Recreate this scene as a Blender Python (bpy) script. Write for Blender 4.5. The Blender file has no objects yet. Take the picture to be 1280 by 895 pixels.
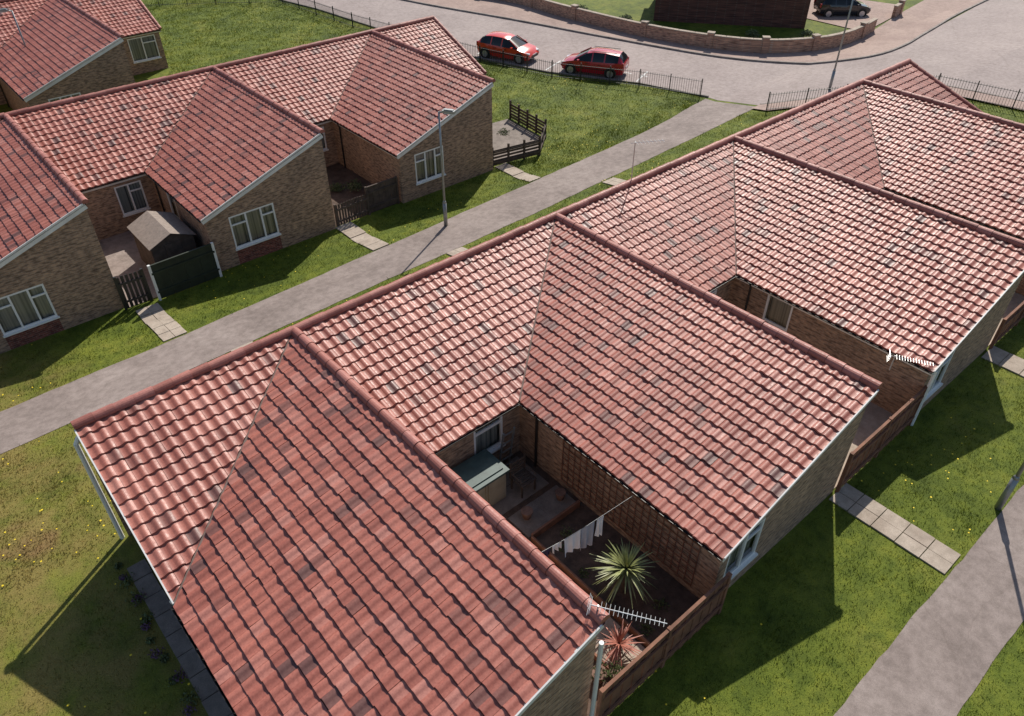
import bpy, bmesh, math, random
import numpy as np
from mathutils import Vector, Matrix
random.seed(7); rng=np.random.default_rng(7)
D=11.4; H=1.32*D
zL=H-1.445*D; Ya,Yb=1.45*D,2.25*D
def gz(Y):
    return 0.0 if Y<Ya else zL if Y>Yb else zL*(Y-Ya)/(Yb-Ya)
scene=bpy.context.scene
# ------------------------------------------------------------ materials
def newmat(name):
    m=bpy.data.materials.new(name); m.use_nodes=True
    nt=m.node_tree; b=nt.nodes['Principled BSDF']
    return m,nt,b
def N(nt,t,**k):
    n=nt.nodes.new(t)
    for a,v in k.items(): setattr(n,a,v)
    return n
def noise(nt,scale,detail=4,rough=.6,vec=None):
    n=N(nt,'ShaderNodeTexNoise'); n.inputs['Scale'].default_value=scale
    n.inputs['Detail'].default_value=detail; n.inputs['Roughness'].default_value=rough
    if vec is None:
        g=N(nt,'ShaderNodeNewGeometry'); vec=g.outputs['Position']
    nt.links.new(vec,n.inputs['Vector']); return n.outputs['Fac']
def ramp(nt,fac,stops):
    r=N(nt,'ShaderNodeValToRGB'); e=r.color_ramp.elements
    while len(e)<len(stops): e.new(.5)
    for i,(p,c) in enumerate(stops):
        e[i].position=p; e[i].color=(*c,1)
    nt.links.new(fac,r.inputs['Fac']); return r.outputs['Color']
def mix(nt,fac,a,b,mode='MIX'):
    m=N(nt,'ShaderNodeMix',data_type='RGBA',blend_type=mode)
    for s,v in ((m.inputs['Factor'],fac),(m.inputs['A'],a),(m.inputs['B'],b)):
        if isinstance(v,(int,float)): s.default_value=v
        elif isinstance(v,tuple): s.default_value=(*v,1)
        else: nt.links.new(v,s)
    return m.outputs['Result']
def bump(nt,b,h,strength=.4,dist=.01):
    n=N(nt,'ShaderNodeBump'); n.inputs['Strength'].default_value=strength; n.inputs['Distance'].default_value=dist
    nt.links.new(h,n.inputs['Height']); nt.links.new(n.outputs['Normal'],b.inputs['Normal'])
def simple(name,col,rough=.6,var=.25,scale=6,metal=0,bmp=0):
    m,nt,b=newmat(name); f=noise(nt,scale)
    lo=tuple(c*(1-var) for c in col); hi=tuple(min(1,c*(1+var)) for c in col)
    nt.links.new(ramp(nt,f,[(.3,lo),(.7,hi)]),b.inputs['Base Color'])
    b.inputs['Roughness'].default_value=rough; b.inputs['Metallic'].default_value=metal
    if bmp: bump(nt,b,noise(nt,scale*8),bmp)
    return m
def tile_mat(name,stops,rough=.5):
    m,nt,b=newmat(name)
    a=N(nt,'ShaderNodeAttribute',attribute_name='rnd')
    c=ramp(nt,a.outputs['Fac'],stops)
    w=noise(nt,.7,5,.6); c=mix(nt,1.0,c,ramp(nt,w,[(.3,(.82,.80,.82)),(.7,(1.08,1.12,1.12))]),'MULTIPLY')
    d=noise(nt,22,5,.7)
    c=mix(nt,1.0,c,ramp(nt,d,[(.32,(.74,.70,.70)),(.6,(1,1,1)),(.8,(1.1,1.12,1.12))]),'MULTIPLY')
    nt.links.new(c,b.inputs['Base Color'])
    r=ramp(nt,noise(nt,14),[(.3,(rough-.08,)*3),(.7,(rough+.12,)*3)])
    nt.links.new(r,b.inputs['Roughness'])
    bump(nt,b,noise(nt,70,3),.25,.006)
    return m
M={}
M['tile']=tile_mat('roof_tile',[(0,(.17,.08,.068)),(.045,(.24,.095,.075)),(.12,(.36,.115,.082)),(.5,(.42,.138,.098)),(.8,(.46,.16,.115)),(1,(.52,.215,.165))],.46)
M['ridge']=tile_mat('ridge_tile',[(0,(.34,.115,.085)),(.5,(.41,.145,.108)),(1,(.48,.19,.15))],.55)
M['underlay']=simple('roof_underlay',(.03,.022,.02),.9)
M['mortar']=simple('valley_mortar',(.20,.14,.12),.9)
def brick(name,c1,c2,mort):
    m,nt,b=newmat(name)
    g=N(nt,'ShaderNodeNewGeometry'); s=N(nt,'ShaderNodeSeparateXYZ'); nt.links.new(g.outputs['Position'],s.inputs[0])
    ad=N(nt,'ShaderNodeMath',operation='ADD'); nt.links.new(s.outputs[0],ad.inputs[0]); nt.links.new(s.outputs[1],ad.inputs[1])
    cb=N(nt,'ShaderNodeCombineXYZ'); nt.links.new(ad.outputs[0],cb.inputs[0]); nt.links.new(s.outputs[2],cb.inputs[1])
    t=N(nt,'ShaderNodeTexBrick'); nt.links.new(cb.outputs[0],t.inputs['Vector'])
    t.inputs['Scale'].default_value=1; t.inputs['Brick Width'].default_value=.225; t.inputs['Row Height'].default_value=.075
    t.inputs['Mortar Size'].default_value=.007; t.inputs['Mortar Smooth'].default_value=.3; t.inputs['Bias'].default_value=-.1
    t.inputs['Color1'].default_value=(*c1,1); t.inputs['Color2'].default_value=(*c2,1); t.inputs['Mortar'].default_value=(*mort,1)
    mp=N(nt,'ShaderNodeMapping'); mp.inputs['Scale'].default_value=(4.4,13.3,1); nt.links.new(cb.outputs[0],mp.inputs[0])
    f=noise(nt,1.0,2,.5,mp.outputs[0])
    c=mix(nt,1.0,t.outputs['Color'],ramp(nt,f,[(.33,(.5,.46,.45)),(.5,(.95,.93,.92)),(.67,(1.35,1.28,1.2))]),'MULTIPLY')
    st=noise(nt,.8,4)
    c=mix(nt,1.0,c,ramp(nt,st,[(.3,(.78,.78,.78)),(.7,(1.1,1.08,1.04))]),'MULTIPLY')
    nt.links.new(c,b.inputs['Base Color']); b.inputs['Roughness'].default_value=.9
    bump(nt,b,t.outputs['Fac'],-.5,.006)
    return m
M['brick']=brick('buff_brick',(.39,.26,.18),(.28,.185,.125),(.36,.31,.255))
M['redbrick']=brick('red_brick',(.25,.075,.052),(.16,.052,.04),(.26,.2,.17))
M['pinkbrick']=brick('garden_wall_brick',(.48,.29,.20),(.38,.22,.16),(.42,.35,.29))
M['darkbrick']=brick('dark_brick',(.12,.05,.038),(.08,.036,.028),(.12,.09,.08))
M['white']=simple('white_upvc',(.8,.8,.78),.35,.04,3)
M['board']=simple('white_board',(.74,.73,.70),.5,.12,2)
M['gutter']=simple('dark_gutter',(.02,.018,.017),.4)
def glass():
    m,nt,b=newmat('window_glass')
    tr=N(nt,'ShaderNodeBsdfTransparent'); gl=N(nt,'ShaderNodeBsdfGlossy'); gl.inputs['Roughness'].default_value=.03
    fr=N(nt,'ShaderNodeFresnel'); fr.inputs['IOR'].default_value=1.6
    mx=N(nt,'ShaderNodeMixShader'); nt.links.new(fr.outputs[0],mx.inputs[0]); nt.links.new(tr.outputs[0],mx.inputs[1]); nt.links.new(gl.outputs[0],mx.inputs[2])
    nt.links.new(mx.outputs[0],nt.nodes['Material Output'].inputs['Surface']); return m
M['glass']=glass()
def curtain():
    m,nt,b=newmat('net_curtain')
    g=N(nt,'ShaderNodeNewGeometry'); s=N(nt,'ShaderNodeSeparateXYZ'); nt.links.new(g.outputs['Position'],s.inputs[0])
    ad=N(nt,'ShaderNodeMath',operation='ADD'); nt.links.new(s.outputs[0],ad.inputs[0]); nt.links.new(s.outputs[1],ad.inputs[1])
    cb=N(nt,'ShaderNodeCombineXYZ'); nt.links.new(ad.outputs[0],cb.inputs[0])
    f=noise(nt,9,2,.5,cb.outputs[0])
    nt.links.new(ramp(nt,f,[(.35,(.12,.13,.13)),(.5,(.40,.41,.38)),(.7,(.62,.62,.57))]),b.inputs['Base Color']); b.inputs['Roughness'].default_value=.9
    return m
M['curtain']=curtain()
def ground_mat(name,stops,spk=.5,s1=.5,s2=60,rough=.9,bs=.3,cracks=0):
    m,nt,b=newmat(name)
    c=ramp(nt,noise(nt,s1,6,.65),stops)
    c=mix(nt,spk,c,ramp(nt,noise(nt,s2,3,.8),[(.35,(.6,.6,.6)),(.65,(1.3,1.3,1.3))]),'MULTIPLY')
    c=mix(nt,.6,c,ramp(nt,noise(nt,4,5,.7),[(.35,(.72,.71,.69)),(.6,(1.1,1.1,1.1))]),'MULTIPLY')
    if cracks:
        v=N(nt,'ShaderNodeTexVoronoi',feature='DISTANCE_TO_EDGE'); v.inputs['Scale'].default_value=cracks
        g=N(nt,'ShaderNodeNewGeometry'); ad=N(nt,'ShaderNodeVectorMath',operation='ADD'); sc=N(nt,'ShaderNodeVectorMath',operation='SCALE'); sc.inputs['Scale'].default_value=.5
        n2=N(nt,'ShaderNodeTexNoise'); n2.inputs['Scale'].default_value=1.3; nt.links.new(g.outputs['Position'],n2.inputs['Vector'])
        nt.links.new(n2.outputs['Color'],sc.inputs[0]); nt.links.new(g.outputs['Position'],ad.inputs[0]); nt.links.new(sc.outputs[0],ad.inputs[1]); nt.links.new(ad.outputs[0],v.inputs['Vector'])
        c=mix(nt,.35,c,ramp(nt,v.outputs['Distance'],[(0,(.66,.64,.60)),(.006,(1,1,1))]),'MULTIPLY')
    nt.links.new(c,b.inputs['Base Color']); b.inputs['Roughness'].default_value=rough
    bump(nt,b,noise(nt,s2,3),bs,.01); return m
M['path']=ground_mat('footpath_asphalt',[(.3,(.20,.16,.142)),(.5,(.265,.215,.192)),(.7,(.32,.265,.238))],cracks=.3)
M['road']=ground_mat('road_asphalt',[(.3,(.29,.235,.218)),(.5,(.34,.28,.26)),(.7,(.38,.315,.29))],.35,.25,cracks=.1)
M['pave']=ground_mat('pavement',[(.3,(.30,.21,.18)),(.6,(.39,.285,.24))],.35,.4)
M['slab']=ground_mat('concrete_slab',[(.3,(.33,.265,.21)),(.6,(.44,.37,.30))],.5,1.2)
M['darkslab']=ground_mat('dark_slab',[(.3,(.17,.14,.12)),(.6,(.26,.22,.19))],.6,1.5)  # darker slab tone; shade on the side path is put into this colour
M['kerb']=ground_mat('kerb_stone',[(.3,(.20,.17,.15)),(.6,(.32,.28,.25))],.5,1.2)
M['soil']=ground_mat('soil',[(.3,(.06,.038,.028)),(.6,(.12,.078,.056))],.6,2,40)
def grass_mat(name,blade=False):
    m,nt,b=newmat(name)
    f=noise(nt,.45,6,.65)
    c=ramp(nt,f,[(.3,(.075,.105,.012)),(.48,(.125,.16,.018)),(.6,(.165,.19,.026)),(.75,(.21,.205,.045))])
    f2=noise(nt,2.5,5,.7)
    c=mix(nt,1.0,c,ramp(nt,f2,[(.3,(.48,.56,.5)),(.55,(1,1,1)),(.75,(1.3,1.18,1.0))]),'MULTIPLY')
    g=N(nt,'ShaderNodeNewGeometry'); s=N(nt,'ShaderNodeSeparateXYZ'); nt.links.new(g.outputs['Position'],s.inputs[0])
    mr=N(nt,'ShaderNodeMapRange'); mr.inputs['From Min'].default_value=2.5; mr.inputs['From Max'].default_value=-.5; mr.clamp=True
    nt.links.new(s.outputs[0],mr.inputs['Value'])
    f3=noise(nt,.8,5,.65)
    r3=ramp(nt,f3,[(.38,(.2,.2,.2)),(.60,(.95,.95,.95))])
    ml=N(nt,'ShaderNodeMath',operation='MULTIPLY'); nt.links.new(r3,ml.inputs[0]); nt.links.new(mr.outputs[0],ml.inputs[1])
    c=mix(nt,ml.outputs[0],c,(.235,.185,.06))
    f4=noise(nt,.42,3,.5)
    r4=ramp(nt,f4,[(.60,(0,0,0)),(.70,(.8,.8,.8))])
    ml2=N(nt,'ShaderNodeMath',operation='MULTIPLY'); nt.links.new(r4,ml2.inputs[0]); nt.links.new(mr.outputs[0],ml2.inputs[1])
    c=mix(nt,ml2.outputs[0],c,(.25,.15,.075))
    if blade:
        a=N(nt,'ShaderNodeAttribute',attribute_name='rnd')
        c=mix(nt,1.0,c,ramp(nt,a.outputs['Fac'],[(0,(.7,.75,.7)),(.7,(1.2,1.15,1.0)),(1,(1.7,1.45,1.4))]),'MULTIPLY')
        tl=N(nt,'ShaderNodeBsdfTranslucent'); nt.links.new(c,tl.inputs['Color'])
        mx=N(nt,'ShaderNodeMixShader'); mx.inputs[0].default_value=.4
        nt.links.new(b.outputs[0],mx.inputs[1]); nt.links.new(tl.outputs[0],mx.inputs[2])
        nt.links.new(mx.outputs[0],nt.nodes['Material Output'].inputs['Surface'])
    else:
        c=mix(nt,.8,c,ramp(nt,noise(nt,40,4,.8),[(.3,(.4,.45,.4)),(.7,(1.4,1.35,1.2))]),'MULTIPLY')
        bump(nt,b,noise(nt,30,4),.6,.03)
    nt.links.new(c,b.inputs['Base Color']); b.inputs['Roughness'].default_value=.8
    b.inputs['Specular IOR Level'].default_value=.2
    return m
M['grass']=grass_mat('grass_ground'); M['blade']=grass_mat('grass_blades',True)
M['yellow']=simple('dandelion_yellow',(.8,.6,.02),.7,.1)
M['wood']=simple('brown_fence_wood',(.21,.095,.055),.8,.35,3,0,.3)
M['darkwood']=simple('dark_fence_wood',(.085,.062,.048),.85,.4,4,0,.3)
M['greypost']=simple('galvanised_steel',(.32,.33,.33),.45,.15,5,.6)
M['black']=simple('black_metal',(.02,.02,.02),.45,.2)
M['tyre']=simple('tyre_rubber',(.015,.015,.015),.8,.2)
M['alloy']=simple('wheel_alloy',(.5,.5,.52),.35,.1,5,.7)
M['felt']=simple('roof_felt',(.28,.23,.195),.9,.2,8,0,.4)
M['greenpanel']=simple('dark_green_panel',(.022,.03,.018),.7,.3,3)
M['teal']=simple('grey_green_lid',(.06,.10,.092),.5,.25,4)
M['beige']=simple('beige_plastic',(.33,.29,.21),.6,.2,4)
M['cloth_w']=simple('white_cloth',(.78,.78,.80),.9,.06,3)
M['cloth_g']=simple('grey_cloth',(.40,.41,.46),.9,.15,3)
M['cloth_d']=simple('dark_cloth',(.05,.04,.09),.9,.2,3)
M['leaf']=simple('yucca_leaf',(.24,.26,.10),.5,.4,5)
M['leafred']=simple('cordyline_leaf',(.36,.13,.09),.55,.4,5)
M['shrub']=simple('shrub_leaf',(.08,.105,.035),.7,.5,9)
M['purple']=simple('purple_flower',(.12,.06,.11),.8,.5,12)
M['terracotta']=simple('terracotta_pot',(.19,.11,.08),.85,.3,8)
M['alu']=simple('aerial_aluminium',(.6,.61,.61),.35,.1,5,.5)
M['white_line']=ground_mat('white_road_paint',[(.3,(.6,.6,.58)),(.6,(.8,.8,.77))],.5,3)
def paint(name,col):
    m,nt,b=newmat(name)
    nt.links.new(ramp(nt,noise(nt,3),[(.3,tuple(c*.92 for c in col)),(.7,col)]),b.inputs['Base Color'])
    b.inputs['Roughness'].default_value=.25
    b.inputs['Coat Weight'].default_value=.8; b.inputs['Coat Roughness'].default_value=.05; return m
M['red']=paint('car_paint_red',(.72,.045,.02)); M['crimson']=paint('car_paint_crimson',(.52,.012,.03)); M['navy']=paint('car_paint_dark',(.015,.018,.025))
M['carglass'],_nt,_b=newmat('car_glass'); _b.inputs['Base Color'].default_value=(.012,.014,.016,1); _b.inputs['Roughness'].default_value=.06
M['lamp']=simple('headlamp',(.7,.7,.72),.1,.05)
M['taillamp']=simple('taillamp',(.35,.01,.01),.2,.05)
# ------------------------------------------------------------ helpers
def link(o,parent=None):
    scene.collection.objects.link(o)
    if parent is not None:
        o.parent=parent; o.matrix_parent_inverse=Matrix.Translation(-Vector(parent.location))
    return o
def empty(name,loc):
    e=bpy.data.objects.new(name,None); e.location=loc; e.empty_display_size=.3
    scene.collection.objects.link(e); return e
class MB:
    def __init__(s): s.v=[];s.f=[];s.m=[]
    def face(s,pts,m=0):
        i=len(s.v); s.v+= [tuple(p) for p in pts]; s.f.append(tuple(range(i,i+len(pts)))); s.m.append(m)
    def box(s,c,size,m=0,ax=(1,0,0),ay=None):
        ax=Vector(ax).normalized()
        ay=Vector(ay).normalized() if ay is not None else Vector((0,0,1)).cross(ax).normalized()
        az=ax.cross(ay); c=Vector(c); a,b,d=[q/2 for q in size]
        P=[c+ax*(i*a)+ay*(j*b)+az*(k*d) for k in(-1,1) for j in(-1,1) for i in(-1,1)]
        i0=len(s.v); s.v+=[tuple(p) for p in P]
        for q in((0,2,3,1),(4,5,7,6),(0,1,5,4),(2,6,7,3),(0,4,6,2),(1,3,7,5)):
            s.f.append(tuple(i0+k for k in q)); s.m.append(m)
    def cyl(s,p0,p1,r0,r1=None,n=10,m=0):
        r1=r0 if r1 is None else r1; p0=Vector(p0);p1=Vector(p1); d=(p1-p0).normalized()
        a=d.orthogonal().normalized(); b=d.cross(a); i0=len(s.v)
        for p,r in((p0,r0),(p1,r1)):
            for k in range(n):
                t=2*math.pi*k/n; s.v.append(tuple(p+a*(r*math.cos(t))+b*(r*math.sin(t))))
        for k in range(n):
            s.f.append((i0+k,i0+(k+1)%n,i0+n+(k+1)%n,i0+n+k)); s.m.append(m)
        s.f.append(tuple(i0+k for k in range(n))[::-1]); s.m.append(m)
        s.f.append(tuple(i0+n+k for k in range(n))); s.m.append(m)
    def obj(s,name,mats,parent=None,smooth=False):
        me=bpy.data.meshes.new(name); me.from_pydata(s.v,[],s.f)
        for q in mats: me.materials.append(M[q])
        me.polygons.foreach_set('material_index',s.m)
        if smooth: me.polygons.foreach_set('use_smooth',[True]*len(s.f))
        me.update(); return link(bpy.data.objects.new(name,me),parent)
def recenter(o):
    co=[v.co.copy() for v in o.data.vertices]; c=sum(co,Vector())/len(co)
    o.data.transform(Matrix.Translation(-c)); o.location=c; return o
# ------------------------------------------------------------ ground sheets
EXC=[]
def sheet(name,poly,off,mat,exc=True,parent=None):
    bm=bmesh.new(); vs=[bm.verts.new((x,y,0)) for x,y in poly]; f=bm.faces.new(vs)
    bmesh.ops.triangulate(bm,faces=bm.faces[:])
    for yy in (Ya,Yb):
        bmesh.ops.bisect_plane(bm,geom=bm.verts[:]+bm.edges[:]+bm.faces[:],plane_co=(0,yy,0),plane_no=(0,1,0))
    for v in bm.verts: v.co.z=gz(v.co.y)+off
    bmesh.ops.recalc_face_normals(bm,faces=bm.faces[:])
    bm.faces.ensure_lookup_table(); bm.normal_update()
    if bm.faces[0].normal.z<0: bmesh.ops.reverse_faces(bm,faces=bm.faces[:])
    me=bpy.data.meshes.new(name); bm.to_mesh(me); bm.free(); me.materials.append(M[mat])
    if exc: EXC.append(poly)
    return link(bpy.data.objects.new(name,me),parent)
sheet('ground',[(-600,-600),(900,-600),(900,900),(-600,900)],0,'grass',False)
def wob(pts,amp=.018,step=.35):
    out=[]
    for a,b in zip(pts[:-1],pts[1:]):
        L=math.hypot(b[0]-a[0],b[1]-a[1]); n=max(1,int(L/step))
        for i in range(n):
            t=i/n; x=a[0]+(b[0]-a[0])*t; out.append((x,a[1]+(b[1]-a[1])*t+random.uniform(-amp,amp)+.015*math.sin(x*1.1)))
    out.append(pts[-1]); return out
pU=[(-30,23.1),(-0.65,23.4),(4.5,23.5),(12,23.95),(22.1,24.6),(31,25.2),(38.0,26.3)]
pL=[(-30,20.6),(-1.1,20.9),(3.5,21.0),(10.3,21.3),(19.7,21.6),(30.5,22.3),(38.2,22.9)]
sheet('footpath',wob(pU)+wob(pL)[::-1],.012,'path')
sheet('footpath',wob([(-30,-.28),(70,-.28)])+wob([(-30,1.34),(70,1.34)])[::-1],.012,'path')
near=[(24,120),(27,75),(30.4,58.5),(31.2,50),(32.4,41),(34.1,35.7),(36.9,30.6),(38.3,26.3),(38.5,22.9),(41.5,20.6),(46.2,17.2),(47.4,11),(51,0),(62,-22),(90,-50)]
far=[(120,-30),(110,26),(72.7,24.8),(59.8,23.5),(55,22.9),(51.3,23.3),(47.9,25.9),(44.8,30.4),(42.3,38.2),(40.1,46.2),(36.9,57),(33.5,75),(31,120)]
sheet('road',near+far,.008,'road')
def strip(mb,pts,w,h,off=0,m=0):
    for a,b in zip(pts[:-1],pts[1:]):
        segs=[]
        for yy in(Ya,Yb):
            if (a[1]-yy)*(b[1]-yy)<0:
                t=(yy-a[1])/(b[1]-a[1]); segs.append((a[0]+t*(b[0]-a[0]),yy))
        segs=sorted(segs,key=lambda p:(p[0]-a[0])**2+(p[1]-a[1])**2); segs=[a]+segs+[b]
        for p,q in zip(segs[:-1],segs[1:]):
            P=Vector((p[0],p[1],gz(p[1])+off)); Q=Vector((q[0],q[1],gz(q[1])+off)); d=(Q-P)
            if d.length<.01: continue
            n=max(1,round(d.length/.9))
            for i in range(n):
                A=P+d*(i/n); B=P+d*((i+1)/n-.012/d.length)
                mb.box((A+B)/2+Vector((0,0,h/2-.1+random.uniform(-.004,.004))),((B-A).length,w,h+.2),m,d)
def smooth(pts,n=5):
    out=[]
    for i in range(len(pts)-1):
        p0=Vector(pts[max(i-1,0)]);p1=Vector(pts[i]);p2=Vector(pts[i+1]);p3=Vector(pts[min(i+2,len(pts)-1)])
        for k in range(n):
            t=k/n; out.append(tuple(.5*((2*p1)+(p2-p0)*t+(2*p0-5*p1+4*p2-p3)*t*t+(3*p1-p0-3*p2+p3)*t**3)))
    out.append(tuple(pts[-1])); return out
farS=smooth([p for p in far[1:]],4)
mb=MB(); strip(mb,farS,.14,.12); mb.obj('kerb',['kerb'])
mb=MB(); strip(mb,near[1:8],.14,.10); strip(mb,near[8:13],.14,.10); mb.obj('kerb',['kerb'])
wallp=[(38,75),(40.6,58),(43.2,50),(43.4,44.4),(44.3,36.7),(46.2,31.1),(49.0,27.9),(54.0,26.3),(63.5,27.6)]
wallS=smooth(wallp,5)
sheet('pavement',[p for p in farS if p[1]<=76]+[(38,75)]+wallS[1:]+[(75,29),(112,30)],.09,'pave')
sheet('garden_lawn',wallS[5:]+[(75,45),(60,70)],.05,'grass',False)
sheet('driveway',[(57.2,26.9),(63.5,27.6),(66,29),(64,36),(57,36)],.10,'pave',False)
sheet('pavement',[(38.5,22.9),(41.5,20.6),(46.2,17.2),(47.4,11),(51,0),(49.6,-.4),(46,10.6),(45,16.4),(40.8,19.4),(37.6,21.9),(37.6,22.9)],.08,'pave')
mb=MB()
def dash(x0,y0,x1,y1,w=.1):
    a=Vector((x0,y0,gz(y0)+.013)); b=Vector((x1,y1,gz(y1)+.013)); d=(b-a).normalized(); n=Vector((-d.y,d.x,0))*w/2
    mb.face([a-n,b-n,b+n,a+n])
dash(34.3,36.2,36.3,36.9); dash(37.0,30.9,39.0,31.7); dash(33.0,41.6,34.9,42.1)
for k in range(6): dash(36.4+.35*k,36.6-k*1.0,36.55+.35*k,36.1-k*1.0)
mb.obj('road_marking',['white_line'])
def slabpath(x0,x1,y0,y1,step=.62,name='slab_path',mat='slab'):
    mb=MB(); y=y0; c=2 if (x1-x0)>.8 else 1
    while y<y1-.1:
        yy=min(y+step,y1)
        for i in range(c):
            a=x0+(x1-x0)*i/c; b=x0+(x1-x0)*(i+1)/c
            ym=(y+yy)/2; sl=(gz(yy)-gz(y))/(yy-y)
            mb.box(((a+b)/2+random.uniform(-.01,.01),ym,gz(ym)+.01+random.uniform(-.006,.008)),(b-a-.02,yy-y-.02,.06),0,(1,random.uniform(-.012,.012),0),(0,1,sl))
        y=yy
    EXC.append([(x0+.03,y0),(x1-.03,y0),(x1-.03,y1),(x0+.03,y1)])
    return mb.obj(name,[mat])
slabpath(14.5,15.35,1.4,4.4); slabpath(23.3,24.2,1.4,4.4); slabpath(32.3,33.2,1.4,4.4)
slabpath(4.55,5.4,23.6,26.6); slabpath(13.4,14.2,24.1,27.2); slabpath(22.55,23.3,24.7,27.3)
slabpath(5.9,6.7,15.3,21.1); slabpath(15.1,15.9,15.3,21.4); slabpath(24.4,25.2,15.3,21.8)
slabpath(.22,.66,3.6,14.0,mat='darkslab')  # side path: wall shade painted in through the darker slab tone
# ------------------------------------------------------------ roof tiles
def tile_facet(u0,u1,v1,mapping,clips,name,parent,n=9,cw=.262,g=.30,amp=.027):
    K=int(math.ceil(v1/g)); C=int(math.ceil((u1-u0)/cw)); g=v1/K
    t=np.linspace(0,1,n+1)
    prof=np.where(t>.40,amp*np.sin(np.pi*(t-.40)/.60),-.006*np.sin(np.pi*t/.40))
    c,k=np.meshgrid(np.arange(C),np.arange(K),indexing='ij')
    jz=rng.normal(0,.003,c.shape); jt=rng.normal(0,.0045,c.shape); ju=rng.normal(0,.004,c.shape)
    U=u0+(c[...,None]+t)*cw+ju[...,None]
    rows=[]
    jv=rng.normal(0,.006,c.shape)
    for r in range(3):
        V=(k+(0 if r==0 else 1))*g + (jv if r else 0)
        V=np.broadcast_to(V[...,None],U.shape)
        lift={0:0.0,1:.040,2:-.012}[r]
        Z=prof+lift+(jz+ (jt if r else 0))[...,None]
        Z=np.broadcast_to(Z,U.shape)
        X,Y,ZZ=mapping(U,V,Z); rows.append(np.stack([X,Y,ZZ],-1))
    A=np.stack(rows,2)
    T=C*K; verts=A.reshape(-1,3)
    base=np.arange(T)*3*(n+1)
    fl=[]
    for r in range(2):
        for j in range(n):
            a=r*(n+1)+j; fl.append([a,a+1,a+n+2,a+n+1])
    fl=np.array(fl); faces=(base[:,None,None]+fl[None]).reshape(-1,4)
    me=bpy.data.meshes.new(name); me.from_pydata(verts.tolist(),[],faces.tolist())
    at=me.attributes.new('rnd','FLOAT','FACE'); r=np.repeat(rng.random(T),2*n).astype(np.float32); at.data.foreach_set('value',r)
    bm=bmesh.new(); bm.from_mesh(me)
    for co,no in clips:
        bmesh.ops.bisect_plane(bm,geom=bm.verts[:]+bm.edges[:]+bm.faces[:],plane_co=co,plane_no=no,clear_outer=True)
    bm.to_mesh(me); bm.free(); me.materials.append(M['tile'])
    me.update(); return link(bpy.data.objects.new(name,me),parent)
def ridge(p0,p1,parent,name='ridge_tiles',r=.12):
    p0=Vector(p0);p1=Vector(p1); d=p1-p0; L=d.length; d.normalize(); n=max(1,round(L/.45))
    h=Vector((0,0,1)).cross(d).normalized(); up=d.cross(h)
    V=[];F=[];R=[]
    S=10
    for i in range(n):
        a=p0+d*(L*i/n-.01); b=p0+d*(L*(i+1)/n-.014); i0=len(V); q=random.random()
        jz=random.uniform(-.008,.008)
        for p,rr in((a,r*.95),(b,r*1.07)):
            for k in range(S+1):
                t=-.25+ (math.pi+.5)*k/S
                V.append(tuple(p+h*(rr*math.cos(t))+up*(rr*.95*math.sin(t)-.02+jz)))
        for k in range(S): F.append((i0+k,i0+k+1,i0+S+2+k,i0+S+1+k)); R.append(q)
        for off in(0,S+1):
            F.append(tuple(i0+off+k for k in range(S+1))); R.append(q*.4)
    me=bpy.data.meshes.new(name); me.from_pydata(V,[],F)
    at=me.attributes.new('rnd','FLOAT','FACE'); at.data.foreach_set('value',R); me.materials.append(M['ridge'])
    return link(bpy.data.objects.new(name,me),parent)
# ------------------------------------------------------------ walls/windows
class Wall:
    def __init__(s,p0,p1,zb,t0,t1):
        s.p0=Vector((p0[0],p0[1],0)); s.p1=Vector((p1[0],p1[1],0)); s.zb=zb; s.t0=t0; s.t1=t1
        s.d=(s.p1-s.p0); s.L=s.d.length; s.d.normalize(); s.n=s.d.cross(Vector((0,0,1)))
    def top(s,u): return s.t0+(s.t1-s.t0)*u/s.L
    def P(s,u,z,o=0): return s.p0+s.d*u+s.n*o+Vector((0,0,z))
def build_wall(w,holes,mb,wm=0):
    holes=sorted(holes); u=0
    for (a,b,z0,z1,kind) in holes:
        mb.face([w.P(u,w.zb),w.P(a,w.zb),w.P(a,w.top(a)),w.P(u,w.top(u))],wm)
        mb.face([w.P(a,w.zb),w.P(b,w.zb),w.P(b,z0),w.P(a,z0)],1 if kind=='panel' else wm)
        mb.face([w.P(a,z1),w.P(b,z1),w.P(b,w.top(b)),w.P(a,w.top(a))],wm)
        dp=-.1
        for q in(((a,z0),(b,z0)),((b,z0),(b,z1)),((b,z1),(a,z1)),((a,z1),(a,z0))):
            mb.face([w.P(*q[0],0),w.P(*q[1],0),w.P(*q[1],dp),w.P(*q[0],dp)],wm)
        u=b
    mb.face([w.P(u,w.zb),w.P(w.L,w.zb),w.P(w.L,w.t1),w.P(u,w.top(u))],wm)
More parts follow.
